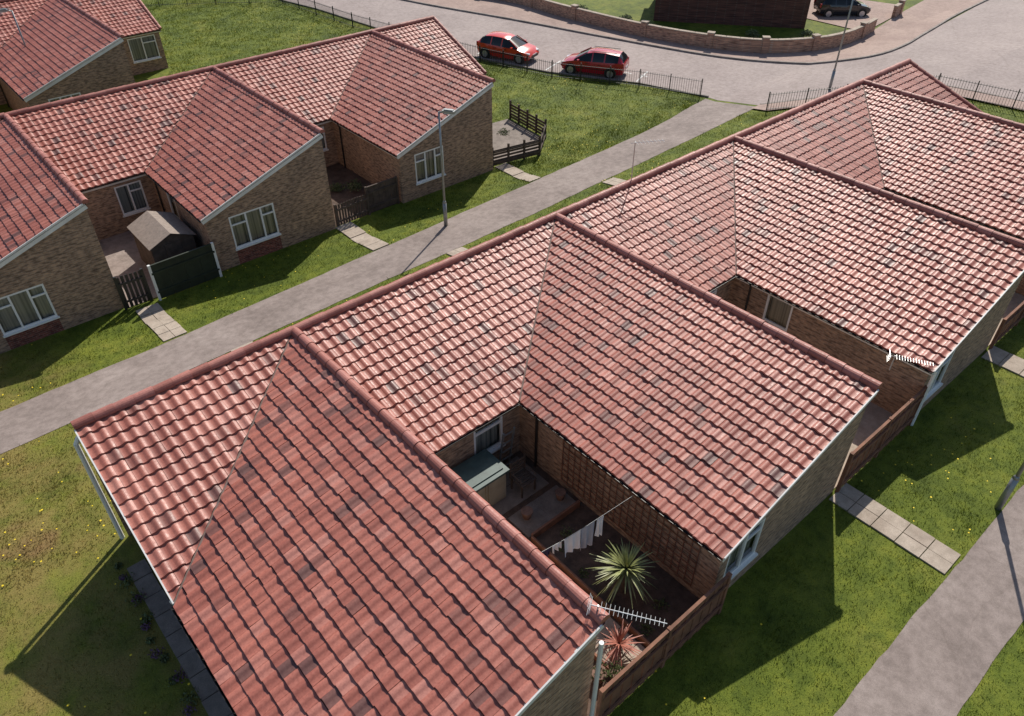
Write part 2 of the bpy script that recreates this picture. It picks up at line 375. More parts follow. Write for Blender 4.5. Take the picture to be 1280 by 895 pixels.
def window(w,a,b,z0,z1,parent,style=3,door=False,name='window'):
    mb=MB(); f=.065
    def bx(u0,u1,y0,y1,o0,o1,m):
        c=w.P((u0+u1)/2,(y0+y1)/2,(o0+o1)/2); mb.box(c,(u1-u0,abs(o1-o0),y1-y0),m,w.d,w.n*-1)
    bx(a,b,z0,z0+f,-.07,0.0,0); bx(a,b,z1-f,z1,-.07,-.005,0)
    bx(a,a+f,z0+f,z1-f,-.07,-.005,0); bx(b-f,b,z0+f,z1-f,-.07,-.005,0)
    W=b-a
    if not door: bx(a-.04,b+.04,z0-.06,z0-.001,-.06,.07,0)
    if style==3:
        for q in(.36,.70):
            u=a+W*q; bx(u-.035,u+.035,z0+f,z1-f,-.068,-.002,0)
        zz=z0+(z1-z0)*.72; bx(a+W*.70+.035,b-f,zz-.03,zz+.03,-.066,-.006,0)
        bx(a+f,a+W*.36-.035,zz-.03,zz+.03,-.066,-.006,0)
    elif style==2:
        u=a+W*.5; bx(u-.035,u+.035,z0+f,z1-f,-.068,-.002,0)
        zz=z0+(z1-z0)*.72; bx(u+.035,b-f,zz-.03,zz+.03,-.066,-.006,0)
    elif style==1:
        zz=z0+(z1-z0)*(.45 if door else .7); bx(a+f,b-f,zz-.04,zz+.04,-.066,-.006,0)
    mb.face([w.P(a,z0,-.045),w.P(b,z0,-.045),w.P(b,z1,-.045),w.P(a,z1,-.045)],1)
    mb.face([w.P(a-.05,z0-.05,-.16),w.P(b+.05,z0-.05,-.16),w.P(b+.05,z1+.05,-.16),w.P(a-.05,z1+.05,-.16)],2)
    mb.obj(name,['white','glass','curtain'],parent)
def gutter(p0,p1,parent,r=.06,col='gutter'):
    p0=Vector(p0);p1=Vector(p1); d=(p1-p0).normalized(); h=Vector((0,0,1)).cross(d).normalized()
    mb=MB(); S=8; rings=[]
    for p in(p0,p1):
        for rr in (r,r-.008):
            rings.append([tuple(p+h*(rr*math.cos(math.pi+math.pi*k/S))+Vector((0,0,rr*math.sin(math.pi+math.pi*k/S)))) for k in range(S+1)])
    for a,b in((0,2),(1,3)):
        for k in range(S): mb.face([rings[a][k],rings[a][k+1],rings[b][k+1],rings[b][k]])
    for k in(0,S): mb.face([rings[0][k],rings[1][k],rings[3][k],rings[2][k]])
    mb.obj('gutter',[col],parent)
def pipe(pts,parent,r=.035,col='gutter',name='downpipe'):
    mb=MB()
    for a,b in zip(pts[:-1],pts[1:]): mb.cyl(a,b,r,n=8)
    mb.obj(name,[col],parent)
def bungalow(xr,yr,zr,qx,qy,p,L,W,zg,cap=0,win=(.8,2.5,.85,2.05),panel=False,n=9,court=(),inner=(),capwin=()):
    e=empty('brick_bungalow',(xr-qx/2,yr-L/2,zg))
    end = W<=qx+.01
    s1=p/qy; s2=p/qx
    nv=Vector((qy,-qx,0)).normalized(); gap=.022
    f1=lambda U,V,Z:(U,yr-V,zr-.05-s1*V+Z)
    f2=lambda U,V,Z:(xr-V,yr-L+U,zr-.05-s2*V+Z)
    tile_facet(xr-W,xr,qy+.04,f1,[((xr-nv.x*gap,yr-nv.y*gap,0),tuple(nv)),((xr,0,0),(1,0,0))],'roof_tiles',e,n)
    tile_facet(0,L,qx+.04,f2,[((xr+nv.x*gap,yr+nv.y*gap,0),tuple(-nv)),((0,yr,0),(0,1,0))],'roof_tiles',e,n)
    if cap: tile_facet(xr+.02,xr+cap,qy+.04,f1,[((xr+cap,0,0),(1,0,0))],'roof_tiles',e,n)
    mb=MB(); zz=-.085
    pt=lambda x,y,z:(x,y,z+zz)
    V0=(xr,yr,zr);V1=(xr-qx,yr-qy,zr-p)
    mb.face([pt(*V0),pt(xr-W,yr,zr),pt(xr-W,yr-qy,zr-p),pt(*V1)])
    mb.face([pt(*V0),pt(*V1),pt(xr-qx,yr-L,zr-p),pt(xr,yr-L,zr)])
    if cap: mb.face([pt(xr,yr,zr),pt(xr,yr-qy,zr-p),pt(xr+cap,yr-qy,zr-p),pt(xr+cap,yr,zr)])
    a=Vector(V0);b=Vector(V1); n2=nv*.03; dz=Vector((0,0,-.04))
    mb.face([a-n2+dz,b-n2+dz,b+n2+dz,a+n2+dz],1)
    mb.obj('roof_underlay',['underlay','mortar'],e)
    ridge((xr,yr+.02,zr-.01),(xr,yr-L,zr-.01),e)
    ridge((xr-W,yr,zr),(xr+cap,yr,zr),e)
    if cap: ridge((xr+cap,yr,zr-.01),(xr+cap,yr-qy,zr-p-.01),e,r=.10)
    ww=MB(); zt=-.10; iw=.15
    xl=xr-qx+iw; yf=yr-L+.12; yi=yr-qy+iw
    tz=lambda q:zr+zt-q
    wf=Wall((xl,yf),(xr-.03,yf),zg-.3,tz(s2*(qx-iw)),tz(.01))
    hs=[]
    if win:
        a,b,z0,z1=win; hs=[(a,b,zg+z0,zg+z1,'panel' if panel else '')]
        window(wf,a,b,zg+z0,zg+z1,e,3 if b-a>1.5 else 2)
    build_wall(wf,hs,ww)
    wh=Wall((xr-.03,yf),(xr-.03,yr-.1),zg-.3,tz(.01),tz(.01)); build_wall(wh,[],ww)
    wb=Wall((xr-.03+cap,yr-.12),(xr-W,yr-.12),zg-.3,tz(.03),tz(.03))
    hb=[(1.2+cap,2.1+cap,zg+.0,zg+2.0,''),(3.2+cap,4.6+cap,zg+1.0,zg+2.0,'')] if W>4 else []
    build_wall(wb,hb,ww)
    for h in hb: window(wb,*h[:4],e,1 if h[2]==zg else 2,h[2]==zg,'door' if h[2]==zg else 'window')
    wc=Wall((xl,yi),(xl,yf),zg-.3,tz(p-s2*iw),tz(p-s2*iw))
    if end: wc0=Wall((xl,yr-.12),(xl,yi),zg-.3,tz(.03),tz(s1*(qy-iw))); build_wall(wc0,[],ww)
    hc=[(a,b,zg+z0,zg+z1,'') for a,b,z0,z1 in court]; build_wall(wc,hc,ww)
    for h in hc: window(wc,*h[:4],e,1 if h[3]-h[2]>1.6 else 2,h[3]-h[2]>1.6)
    if not end:
        wi=Wall((xr-W,yi),(xl,yi),zg-.3,tz(s1*(qy-iw)),tz(s1*(qy-iw)))
        hi=[(a,b,zg+z0,zg+z1,'') for a,b,z0,z1 in inner]; build_wall(wi,hi,ww)
        for h in hi: window(wi,*h[:4],e,1 if (h[3]-h[2]>1.6 or h[1]-h[0]<1) else 2,h[3]-h[2]>1.6)
    if cap:
        wi=Wall((xr,yi),(xr+cap-.12,yi),zg-.3,tz(s1*(qy-iw)),tz(s1*(qy-iw)))
        hi=[(a,b,zg+z0,zg+z1,'') for a,b,z0,z1 in capwin]; build_wall(wi,hi,ww)
        for h in hi: window(wi,*h[:4],e,2)
        wr=Wall((xr+cap-.12,yi),(xr+cap-.12,yr-.12),zg-.3,tz(s1*(qy-iw)),tz(.03)); build_wall(wr,[],ww)
    ww.obj('walls',['brick','redbrick'],e)
    bb=MB()
    def board(P,Q,h=.17,t=.025,m=0):
        P=Vector(P);Q=Vector(Q); d=Q-P; side=Vector((0,0,1)).cross(d.normalized()).normalized()
        bb.box((P+Q)/2,(d.length,t,h),m,d,side)
    board((xr-qx,yr-L+.03,zr-p-.15),(xr-.02,yr-L+.03,zr-.15),.18)
    board((xr-qx-.02,yr-L-.012,zr-p-.035),(xr-.1,yr-L-.012,zr-.035),.05,.03)
    if end:
        board((xr-qx+.03,yr-.02,zr-.17),(xr-qx+.03,yr-qy,zr-p-.15),.16)
        board((xr-qx-.012,yr-.1,zr-.07),(xr-qx-.012,yr-qy,zr-p-.04),.05,.03)
    board((xr-qx+.06,yr-qy,zr-p-.16),(xr-qx+.06,yr-L+.05,zr-p-.16),.17,.02)
    if not end: board((xr-W+.05,yr-qy+.06,zr-p-.16),(xr-qx+.05,yr-qy+.06,zr-p-.16),.17,.02)
    if cap:
        board((xr+.02,yr-qy+.06,zr-p-.14),(xr+cap-.02,yr-qy+.06,zr-p-.14),.13,.02)
        board((xr+cap-.03,yr-.02,zr-.16),(xr+cap-.03,yr-qy,zr-p-.16),.16)
    bb.obj('fascia_boards',['board'],e)
    gutter((xr-qx-.03,yr-qy-.02,zr-p-.07),(xr-qx-.03,yr-L+.02,zr-p-.07),e)
    if not end:
        gutter((xr-W+.05,yr-qy-.03,zr-p-.07),(xr-qx-.03,yr-qy-.03,zr-p-.07),e)
    if cap: gutter((xr+.05,yr-qy-.03,zr-p-.07),(xr+cap-.02,yr-qy-.03,zr-p-.07),e)
    if not end:
        pipe([(xr-qx-.02,yi-.7,zr-p-.1),(xl-.06,yi-.7,zr-p-.3),(xl-.06,yi-.7,zg)],e)
    EXC.append([(xr-W,yr-L),(xr+.1,yr-L),(xr+cap,yr-qy),(xr+cap,yr),(xr-W,yr)])
    return e
R=dict(yr=1.322*D,zr=.32*D,qy=.383*D,p=.137*D,L=.94*D,zg=0.0)
qx=.467*D
h1=bungalow(.5134*D,qx=.46*D,W=.46*D,win=(1.2,2.9,.85,1.95),n=11,**R)
h2=bungalow(1.3045*D,qx=qx,W=(1.3045-.5134)*D,win=(.3,1.55,.6,1.88),n=10,inner=[(2.3,3.25,.7,1.88)],court=[],**R)
h3=bungalow(2.1*D,qx=qx,W=(2.1-1.3045)*D,win=(.3,1.55,.6,1.88),n=9,inner=[(1.6,3.1,.85,1.9)],court=[(1.3,2.2,.0,1.9)],**R)
h4=bungalow(2.905*D,qx=qx,W=.805*D,win=(.3,1.55,.6,1.88),n=8,inner=[(1.6,3.1,.85,1.9)],cap=.36*D,**R)
zrL=H-1.06*D
R=dict(yr=3.265*D,zr=zrL,qy=.40*D,p=.17*D,L=.895*D,zg=zL)
l0=bungalow(-.41*D,qx=.485*D,W=.795*D,n=6,**R)
l1=bungalow(.385*D,qx=.485*D,W=.795*D,win=(1.45,3.2,.62,2.0),panel=True,n=8,inner=[(1.6,3.1,.9,2.0)],**R)
l2=bungalow(1.18*D,qx=.485*D,W=.795*D,win=(.9,2.8,.72,2.12),panel=True,n=8,inner=[(2.15,3.25,.75,2.05)],court=[(1.6,2.5,0,2.0)],**R)
l3=bungalow(1.96*D,qx=.485*D,W=.78*D,win=(.8,2.4,.72,2.12),panel=False,n=7,inner=[(.3,1.15,0,2.0),(1.6,3.0,.9,2.05)],cap=.36*D,**R)
R3=dict(yr=5.0*D,zr=zrL,qy=.40*D,p=.17*D,L=1.05*D,zg=zL)
bungalow(.25*D,qx=.485*D,W=.795*D,n=5,panel=True,**R3)
bungalow(1.045*D,qx=.485*D,W=.795*D,n=5,win=(.9,2.5,.9,2.1),cap=.38*D,panel=True,inner=[(1.4,2.8,.9,2.05)],capwin=[(2.2,3.9,.75,2.15)],**R3)
pipe([(.60,15.0,3.35),(.50,15.0,3.2),(.48,15.0,0)],h1,.055,'white')
pipe([(.60,10.9,1.95),(.66,10.8,1.8),(.68,10.8,0)],h1,.05,'white')
pipe([(5.72,4.28,3.2),(5.72,4.28,0)],h1,.045,'white')
pipe([(18.75,4.35,2.0),(18.75,4.35,0)],h3,.05,'white')
# ------------------------------------------------------------ fences, gates
def fence(pts,h,mat,name='wooden_fence',board=.14,gap=.01,post=2.0,rails=True,thick=.02,pm=None,slat=False):
    e=empty(name,(pts[0][0],pts[0][1],gz(pts[0][1])))
    mb=MB()
    for a,b in zip(pts[:-1],pts[1:]):
        a=Vector(a);b=Vector(b); d=b-a; L=d.length; d.normalize(); n=max(1,int(L/(board+gap)))
        for i in range(n):
            p=a+d*((i+.5)*L/n); z=gz(p.y)
            hh=h+random.uniform(-.012,.012)
            if not slat: mb.box((p.x+(-d.y)*.012*(i%2),p.y+d.x*.012*(i%2),z+hh/2+.03),(L/n-gap,thick,hh),0,(d.x,d.y,0))
        if slat:
            k=int(h/.17)
            for j in range(k):
                p=(a+b)/2; mb.box((p.x,p.y,gz(p.y)+.12+j*.17),(L,.02,.11),0,(d.x,d.y,0))
        m=max(1,round(L/post))
        for i in range(m+1):
            p=a+d*(i*L/m); mb.box((p.x,p.y,gz(p.y)+(h+.08)/2),(.09,.09,h+.08),1,(d.x,d.y,0))
        if rails:
            for q in(.25,.8):
                p=(a+b)/2; mb.box((p.x+d.y*.035,p.y-d.x*.035,gz(p.y)+h*q),(L,.04,.08),0,(d.x,d.y,0))
            p=(a+b)/2
            if not slat and gap<.03: mb.box((p.x,p.y,gz(p.y)+h+.045),(L,.07,.03),0,(d.x,d.y,0))
    mb.obj('panels',[mat,pm or mat],e); return e
yF=.3815*D
fence([(.5134*D+.05,yF-.1),(.8375*D+.2,yF-.1)],1.35,'wood')
fence([(1.3045*D+.05,yF+.05),(1.633*D+.1,yF+.05)],1.35,'wood')
fence([(2.1*D+.05,yF+.05),(2.44*D,yF+.05)],1.1,'wood')
fence([(4.35,26.95),(5.3,26.9)],1.35,'black',name='slatted_gate',board=.09,gap=.05)
fence([(5.55,26.75),(8.0,26.8)],1.45,'greenpanel',name='fence_panel',board=.3,gap=.004,post=2.5,pm='white')
fence([(13.55,27.2),(15.2,27.25)],1.0,'darkwood',name='picket_fence',board=.08,gap=.05)
fence([(15.2,27.3),(16.8,27.3)],1.25,'darkwood')
fence([(22.5,27.4),(25.2,26.9)],.95,'darkwood',slat=True,post=.9)
fence([(25.2,26.9),(26.9,28.3),(27.3,31.6)],.95,'darkwood',slat=True,post=.9)
def railing(pts,h=1.0,name='metal_railing'):
    mb=MB()
    for a,b in zip(pts[:-1],pts[1:]):
        a=Vector(a);b=Vector(b); d=b-a; L=d.length; d.normalize(); n=int(L/.14)
        for i in range(n):
            p=a+d*((i+.5)*L/n); z=gz(p.y); mb.box((p.x,p.y,z+h/2),(.016,.016,h),0,(d.x,d.y,0))
        m=max(1,round(L/2.2))
        for i in range(m+1):
            p=a+d*(i*L/m); mb.box((p.x,p.y,gz(p.y)+h/2+.04),(.05,.05,h+.1),0,(d.x,d.y,0))
        for q in(.12,.92):
            A=Vector((a.x,a.y,gz(a.y)+h*q));B=Vector((b.x,b.y,gz(b.y)+h*q)); mb.box((A+B)/2,((B-A).length,.035,.02),0,B-A)
    return recenter(mb.obj(name,['black']))
railing([(19.5,68.8),(25,65.2),(29.2,61.9),(29.9,52.4),(31.2,44.5),(32.1,40.2),(33.6,34.9),(36.5,30.2),(38.0,26.7)])
railing([(37.7,22.0),(40.8,19.3),(44.9,16.3),(46,10.6),(49.6,-.4)])
mb=MB()
for a,b in zip(wallS[:-1],wallS[1:]):
    A=Vector((*a,zL));B=Vector((*b,zL)); d=B-A
    if 57.3<A.x<61.5: continue
    mb.box((A+B)/2+Vector((0,0,.45)),(d.length+.02,.22,.9),0,d); mb.box((A+B)/2+Vector((0,0,.93)),(d.length+.02,.30,.06),1,d)
for i in range(0,len(wallS),4):
    p=wallS[i]; q=wallS[min(i+1,len(wallS)-1)]; q2=wallS[max(i-1,0)]
    mb.box((p[0],p[1],zL+.53),(.42,.36,1.06),0,(q[0]-q2[0],q[1]-q2[1],0)); mb.box((p[0],p[1],zL+1.09),(.5,.44,.07),1,(q[0]-q2[0],q[1]-q2[1],0))
recenter(mb.obj('garden_wall',['pinkbrick','slab']))
e=empty('brick_house',(55,38,zL)); A=Vector((47.9,38.9,zL)); dd=Vector((6.8,-8.6,0)).normalized(); nn=Vector((-dd.y,dd.x,0))
if nn.x<0: nn=-nn
def HP(u,v,z): return A+dd*u+nn*v+Vector((0,0,z))
mb=MB(); Lh=11;Wh=8;hh=5.0
for a,b in(((0,0),(Lh,0)),((Lh,0),(Lh,Wh)),((Lh,Wh),(0,Wh)),((0,Wh),(0,0))):
    mb.face([HP(*a,0),HP(*b,0),HP(*b,hh),HP(*a,hh)],0)
mb.face([HP(-.3,-.3,hh-.1),HP(Lh+.3,-.3,hh-.1),HP(Lh+.3,Wh/2,hh+2),HP(-.3,Wh/2,hh+2)],1)
mb.face([HP(-.3,Wh+.3,hh-.1),HP(Lh+.3,Wh+.3,hh-.1),HP(Lh+.3,Wh/2,hh+2),HP(-.3,Wh/2,hh+2)],1)
for u in(0,Lh): mb.face([HP(u,0,hh),HP(u,Wh,hh),HP(u,Wh/2,hh+1.9)],0)
mb.obj('walls',['darkbrick','felt'],e)
mb=MB()
for u in(2,7):
    for z in(1.9,3.6):
        mb.box(HP(u+.8,-.02,z+.6),(1.7,.08,1.1),0,dd); mb.box(HP(u+.8,-.05,z+.6),(1.5,.05,.9),1,dd)
mb.obj('windows',['white','carglass'],e)
# ------------------------------------------------------------ street lamps
def lamp(x,y,h,dirv,name='street_lamp'):
    z=gz(y); e=empty(name,(x,y,z)); mb=MB()
    mb.cyl((x,y,z),(x,y,z+1.1),.085,n=12); mb.cyl((x,y,z+1.1),(x,y,z+1.2),.085,.05,n=12); mb.cyl((x,y,z+1.2),(x,y,z+h),.05,.04,n=12)
    d=Vector((*dirv,0)).normalized(); t=Vector((x,y,z+h)); mb.cyl(t-Vector((0,0,.03)),t+d*.25+Vector((0,0,.05)),.03,n=8)
    mb.obj('column',['greypost'],e,True)
    l=MB(); c=t+d*.42+Vector((0,0,.06))
    l.box(c,(.5,.2,.10),0,d); l.box(c+Vector((0,0,.065)),(.38,.13,.05),0,d); l.box(c-Vector((0,0,.06)),(.34,.15,.05),1,d)
    l.obj('lantern',['greypost','lamp'],e); return e
lamp(16.85,23.75,5.0,(.6,-1)); lamp(43.1,21.4,6.5,(.3,1)); lamp(8.4,51.5,5.0,(-1,.2)); lamp(17.5,1.45,5,(0,-1))
# ------------------------------------------------------------ aerials
def aerial(x,y,z,mast,dirv,n=14,L=1.3,el=.22,refl=True):
    e=empty('tv_aerial',(x,y,z)); mb=MB(); d=Vector((*dirv,0)).normalized(); s=Vector((-d.y,d.x,0))
    mb.cyl((x,y,z-.3),(x,y,z+mast),.016,n=8); a=Vector((x,y,z+mast-.03))
    mb.cyl(a-d*.15,a+d*L,.009,n=6)
    for i in range(n):
        c=a+d*(.05+(L-.1)*i/(n-1)); w=el*(1-.35*i/n)/2; mb.cyl(c-s*w,c+s*w,.004,n=5)
    if refl:
        for k in(-1,1):
            for j in range(3): mb.cyl(a-d*(.12+.02*j)+Vector((0,0,(.04+.04*j)*k))-s*.14,a-d*(.12+.02*j)+Vector((0,0,(.04+.04*j)*k))+s*.14,.004,n=5)
    mb.obj('antenna',['alu'],e)
aerial(5.85,4.55,3.6,.25,(.55,-.85),15,1.15); aerial(18.25,5.3,2.0,.2,(.55,-1),14,1.0); aerial(18.3,15.05,3.7,1.35,(1,-.55),8,1.0,.35,False)
# ------------------------------------------------------------ near courtyard
sheet('courtyard_soil',[(5.8,4.3),(9.7,4.3),(9.7,10.9),(5.8,10.9)],.02,'soil')
sheet('courtyard_paving',[(14.9,4.5),(18.8,4.5),(18.8,10.9),(14.9,10.9)],.02,'slab')
sheet('courtyard_paving',[(24,4.5),(27.9,4.5),(27.9,10.9),(24,10.9)],.02,'slab')
sheet('courtyard_paving',[(4.4,27),(8,27),(8,33),(4.4,33)],.02,'path'); sheet('courtyard_soil',[(13.5,27.3),(17,27.3),(17,33),(13.5,33)],.02,'soil')
sheet('courtyard_paving',[(22.4,27.5),(25.2,27.1),(26.8,28.4),(27.1,31.6),(22.4,32)],.02,'darkslab')
slabpath(6.95,7.85,4.4,9.4,.5,'courtyard_path'); slabpath(7.9,9.6,8.5,9.3,.8,'courtyard_path','darkslab'); slabpath(6.0,9.5,9.45,10.8,.65,'courtyard_path','darkslab')
mb=MB()
mb.box((7.92,6.4,.1),(.05,4.0,.2)); mb.box((6.88,7.0,.1),(.05,4.8,.2)); mb.box((8.75,8.42,.12),(1.6,.06,.22))
mb.obj('timber_edging',['wood'])
e=empty('storage_box',(7.6,10.3,0)); mb=MB()
mb.box((7.7,10.25,.5),(1.3,.8,1.0),1); mb.box((7.7,9.84,.5),(.03,.03,.9),2); mb.box((7.7,10.25,1.03),(1.42,.95,.07),0); mb.box((7.7,10.25,1.08),(1.2,.7,.04),0)
mb.box((7.38,9.835,.55),(.5,.02,.8),2);mb.box((8.02,9.835,.55),(.5,.02,.8),2)
mb.obj('cabinet',['teal','beige','beige'],e)
mb=MB()
for s in(-.18,.18): mb.box((9.0+s,10.6,.75),(.04,.04,1.5),0,(1,0,0),(0,1,.15))
for k in range(5): mb.box((9.0,10.55,.2+.28*k),(.36,.03,.03))
recenter(mb.obj('step_ladder',['greypost']))
def chair(cx,cy):
    e=empty('garden_chair',(cx,cy,0)); mb=MB()
    for a_ in(-.22,.22):
        for b_ in(-.2,.2): mb.box((cx+a_,cy+b_,.22),(.035,.035,.44))
    for k in range(5): mb.box((cx,cy-.2+.1*k,.45),(.5,.08,.02))
    for k in range(4): mb.box((cx,cy+.24,.55+.11*k),(.5,.02,.07))
    for a_ in(-.24,.24): mb.box((cx+a_,cy+.24,.7),(.035,.035,.55)); mb.box((cx+a_,cy,.62),(.04,.48,.02))
    mb.obj('seat_and_back',['darkwood'],e)
chair(8.85,9.75)
def pot(x,y,r,h):
    mb=MB(); z=gz(y)+.03; mb.cyl((x,y,z),(x,y,z+h),r*.7,r,n=14); mb.cyl((x,y,z+h-.03),(x,y,z+h+.01),r*1.1,r*1.1,n=14); recenter(mb.obj('plant_pot',['terracotta']))
pot(8.3,9.0,.14,.25); pot(9.35,8.9,.13,.24); pot(6.6,4.9,.15,.28); pot(6.9,4.7,.12,.2)
mb=MB(); xw=.8375*D+.12
for k in range(22): mb.box((xw,5.0+k*.2,1.0),(.02,.02,1.5))
for k in range(8): mb.box((xw-.02,7.1,.3+k*.2),(.018,4.2,.02))
recenter(mb.obj('wall_trellis',['wood']))
def blades_plant(name,x,y,z,n,Lr,trunk,mat,w=.05,up=.2):
    e=empty(name,(x,y,gz(y))); mb=MB()
    if trunk:
        t=MB(); t.cyl((x,y,gz(y)),(x,y,z),.07,.05,n=8); t.obj('trunk',['darkwood'],e)
    for i in range(n):
        az=random.uniform(0,2*math.pi); el=random.uniform(-.5,1.35); L=Lr*random.uniform(.7,1.12)
        d=Vector((math.cos(az)*math.cos(el),math.sin(az)*math.cos(el),math.sin(el))); s=Vector((-math.sin(az),math.cos(az),0))
        p=Vector((x,y,z)); prev=None
        for k in range(5):
            t=k/4; c=p+d*(L*t)+Vector((0,0,-up*L*t*t)); ww=w*(.5+1.2*t if t<.35 else (1-t)*1.4)*.5+.002
            cur=(c-s*ww,c+s*ww)
            if prev: mb.face([prev[0],prev[1],cur[1],cur[0]])
            prev=cur
    mb.obj('leaves',[mat],e); return e
blades_plant('yucca_plant',8.55,6.0,.85,130,.82,True,'leaf',.055)
blades_plant('cordyline_plant',7.35,5.05,.35,70,.55,True,'leafred',.04)
def shrub(name,blobs,n,size,mat,zs=.7):
    V=[];F=[]
    for (x,y,z,r) in blobs:
        for i in range(n):
            d=Vector((random.gauss(0,1),random.gauss(0,1),abs(random.gauss(0,1)))).normalized()*r*random.random()**.45
            d.z*=zs; c=Vector((x,y,gz(y)+z))+d*(1+.25*math.sin(9*d.x/r+5*d.y/r))
            a=Vector((random.gauss(0,1),random.gauss(0,1),random.gauss(0,1))).normalized(); b=a.orthogonal().normalized()
            q=size*random.uniform(.6,1.3); i0=len(V)
            V+= [tuple(c-a*q),tuple(c+b*q*.5),tuple(c+a*q),tuple(c-b*q*.5)]; F.append((i0,i0+1,i0+2,i0+3))
    me=bpy.data.meshes.new(name); me.from_pydata(V,[],F); me.materials.append(M[mat]); return recenter(link(bpy.data.objects.new(name,me)))
shrub('flower_bed',[(.05+random.uniform(-.12,.1),y,.03,random.uniform(.08,.2)) for y in np.arange(9.0,14.2,.8)],80,.03,'purple')
shrub('low_shrub',[(.05+random.uniform(-.14,.1),y,.02,random.uniform(.08,.24)) for y in np.arange(8.8,14.4,.6)],90,.032,'shrub')
shrub('low_shrub',[(8.7,8.0,0,.2),(8.9,7.6,0,.25),(8.3,7.8,0,.15),(9.2,6.9,0,.2),(6.4,8.8,0,.2),(6.5,7.2,0,.25),(8.2,6.9,0,.15),(8.9,5.2,0,.2),(8.2,5.0,0,.2)],140,.03,'shrub')
shrub('low_shrub',[(6.9,4.7,.25,.22),(6.6,4.9,.25,.22)],160,.035,'shrub')
shrub('shrub',[(15.9,29.6,.2,.45),(15.3,30.2,.1,.35),(16.2,28.6,0,.3)],350,.05,'shrub')
shrub('shrub',[(23.6,29.5,0,.3),(25.6,30.2,0,.35)],200,.05,'shrub')
shrub('shrub',[(45.3,44,.2,.6),(46,40,.2,.5),(50,31.5,.2,.5),(53,29,.2,.45)],400,.08,'shrub')
e=empty('washing_line',(7.7,6.95,0)); mb=MB()
a=Vector((5.95,7.1,1.95));b=Vector((9.5,6.75,1.95)); mb.cyl(a,(a+b)/2-Vector((0,0,.12)),.004,n=5); mb.cyl((a+b)/2-Vector((0,0,.12)),b,.004,n=5)
mb.obj('line',['greypost'],e)
def cloth(u,w,h,mat,dy=0):
    mb=MB(); nx,nz=10,6; g=[]
    base=a.lerp(b,u)+Vector((0,dy,-.09)); d=(b-a).normalized(); s=Vector((-d.y,d.x,0))
    for j in range(nz+1):
        row=[]
        for i in range(nx+1):
            t=j/nz; row.append(tuple(base+d*((i/nx-.5)*w*(1-.08*t))+s*(.05*t*math.sin(i*1.3+u*9))-Vector((0,0,h*t*(1+.05*math.sin(i))))))
        g.append(row)
    for j in range(nz):
        for i in range(nx): mb.face([g[j][i],g[j][i+1],g[j+1][i+1],g[j+1][i]])
    mb.obj('laundry',[mat],e,True)
cloth(.30,.22,.25,'cloth_d'); cloth(.38,.25,.22,'cloth_w'); cloth(.50,.45,.60,'cloth_w'); cloth(.62,.38,.75,'cloth_g'); cloth(.72,.2,.6,'cloth_w')
e=empty('garden_shed',(7.0,29.4,zL)); mb=MB(); x0,x1,y0,y1=6.1,7.75,28.0,30.2; z=zL
for a_,b_ in(((x0,y0),(x1,y0)),((x1,y0),(x1,y1)),((x1,y1),(x0,y1)),((x0,y1),(x0,y0))):
    mb.face([(*a_,z),(*b_,z),(*b_,z+1.45),(*a_,z+1.45)],0)
xm=(x0+x1)/2
for yy in(y0,y1): mb.face([(x0,yy,z+1.45),(x1,yy,z+1.45),(xm,yy,z+1.8)],0)
for xx in(x0-.1,x1+.1):
    q=[(xx,y0-.1,z+1.43),(xx,y1+.1,z+1.43),(xm,y1+.1,z+1.83),(xm,y0-.1,z+1.83)]; mb.face(q,1); mb.face([(p[0],p[1],p[2]+.03) for p in q],1)
for k in range(8): mb.box((x0-.012,y0+.13+k*.26,z+.75),(.02,.24,1.4),0)
mb.box((xm,y0-.02,z+.75),(.65,.03,1.35),2)
mb.obj('shed_body',['darkwood','felt','darkwood'],e)
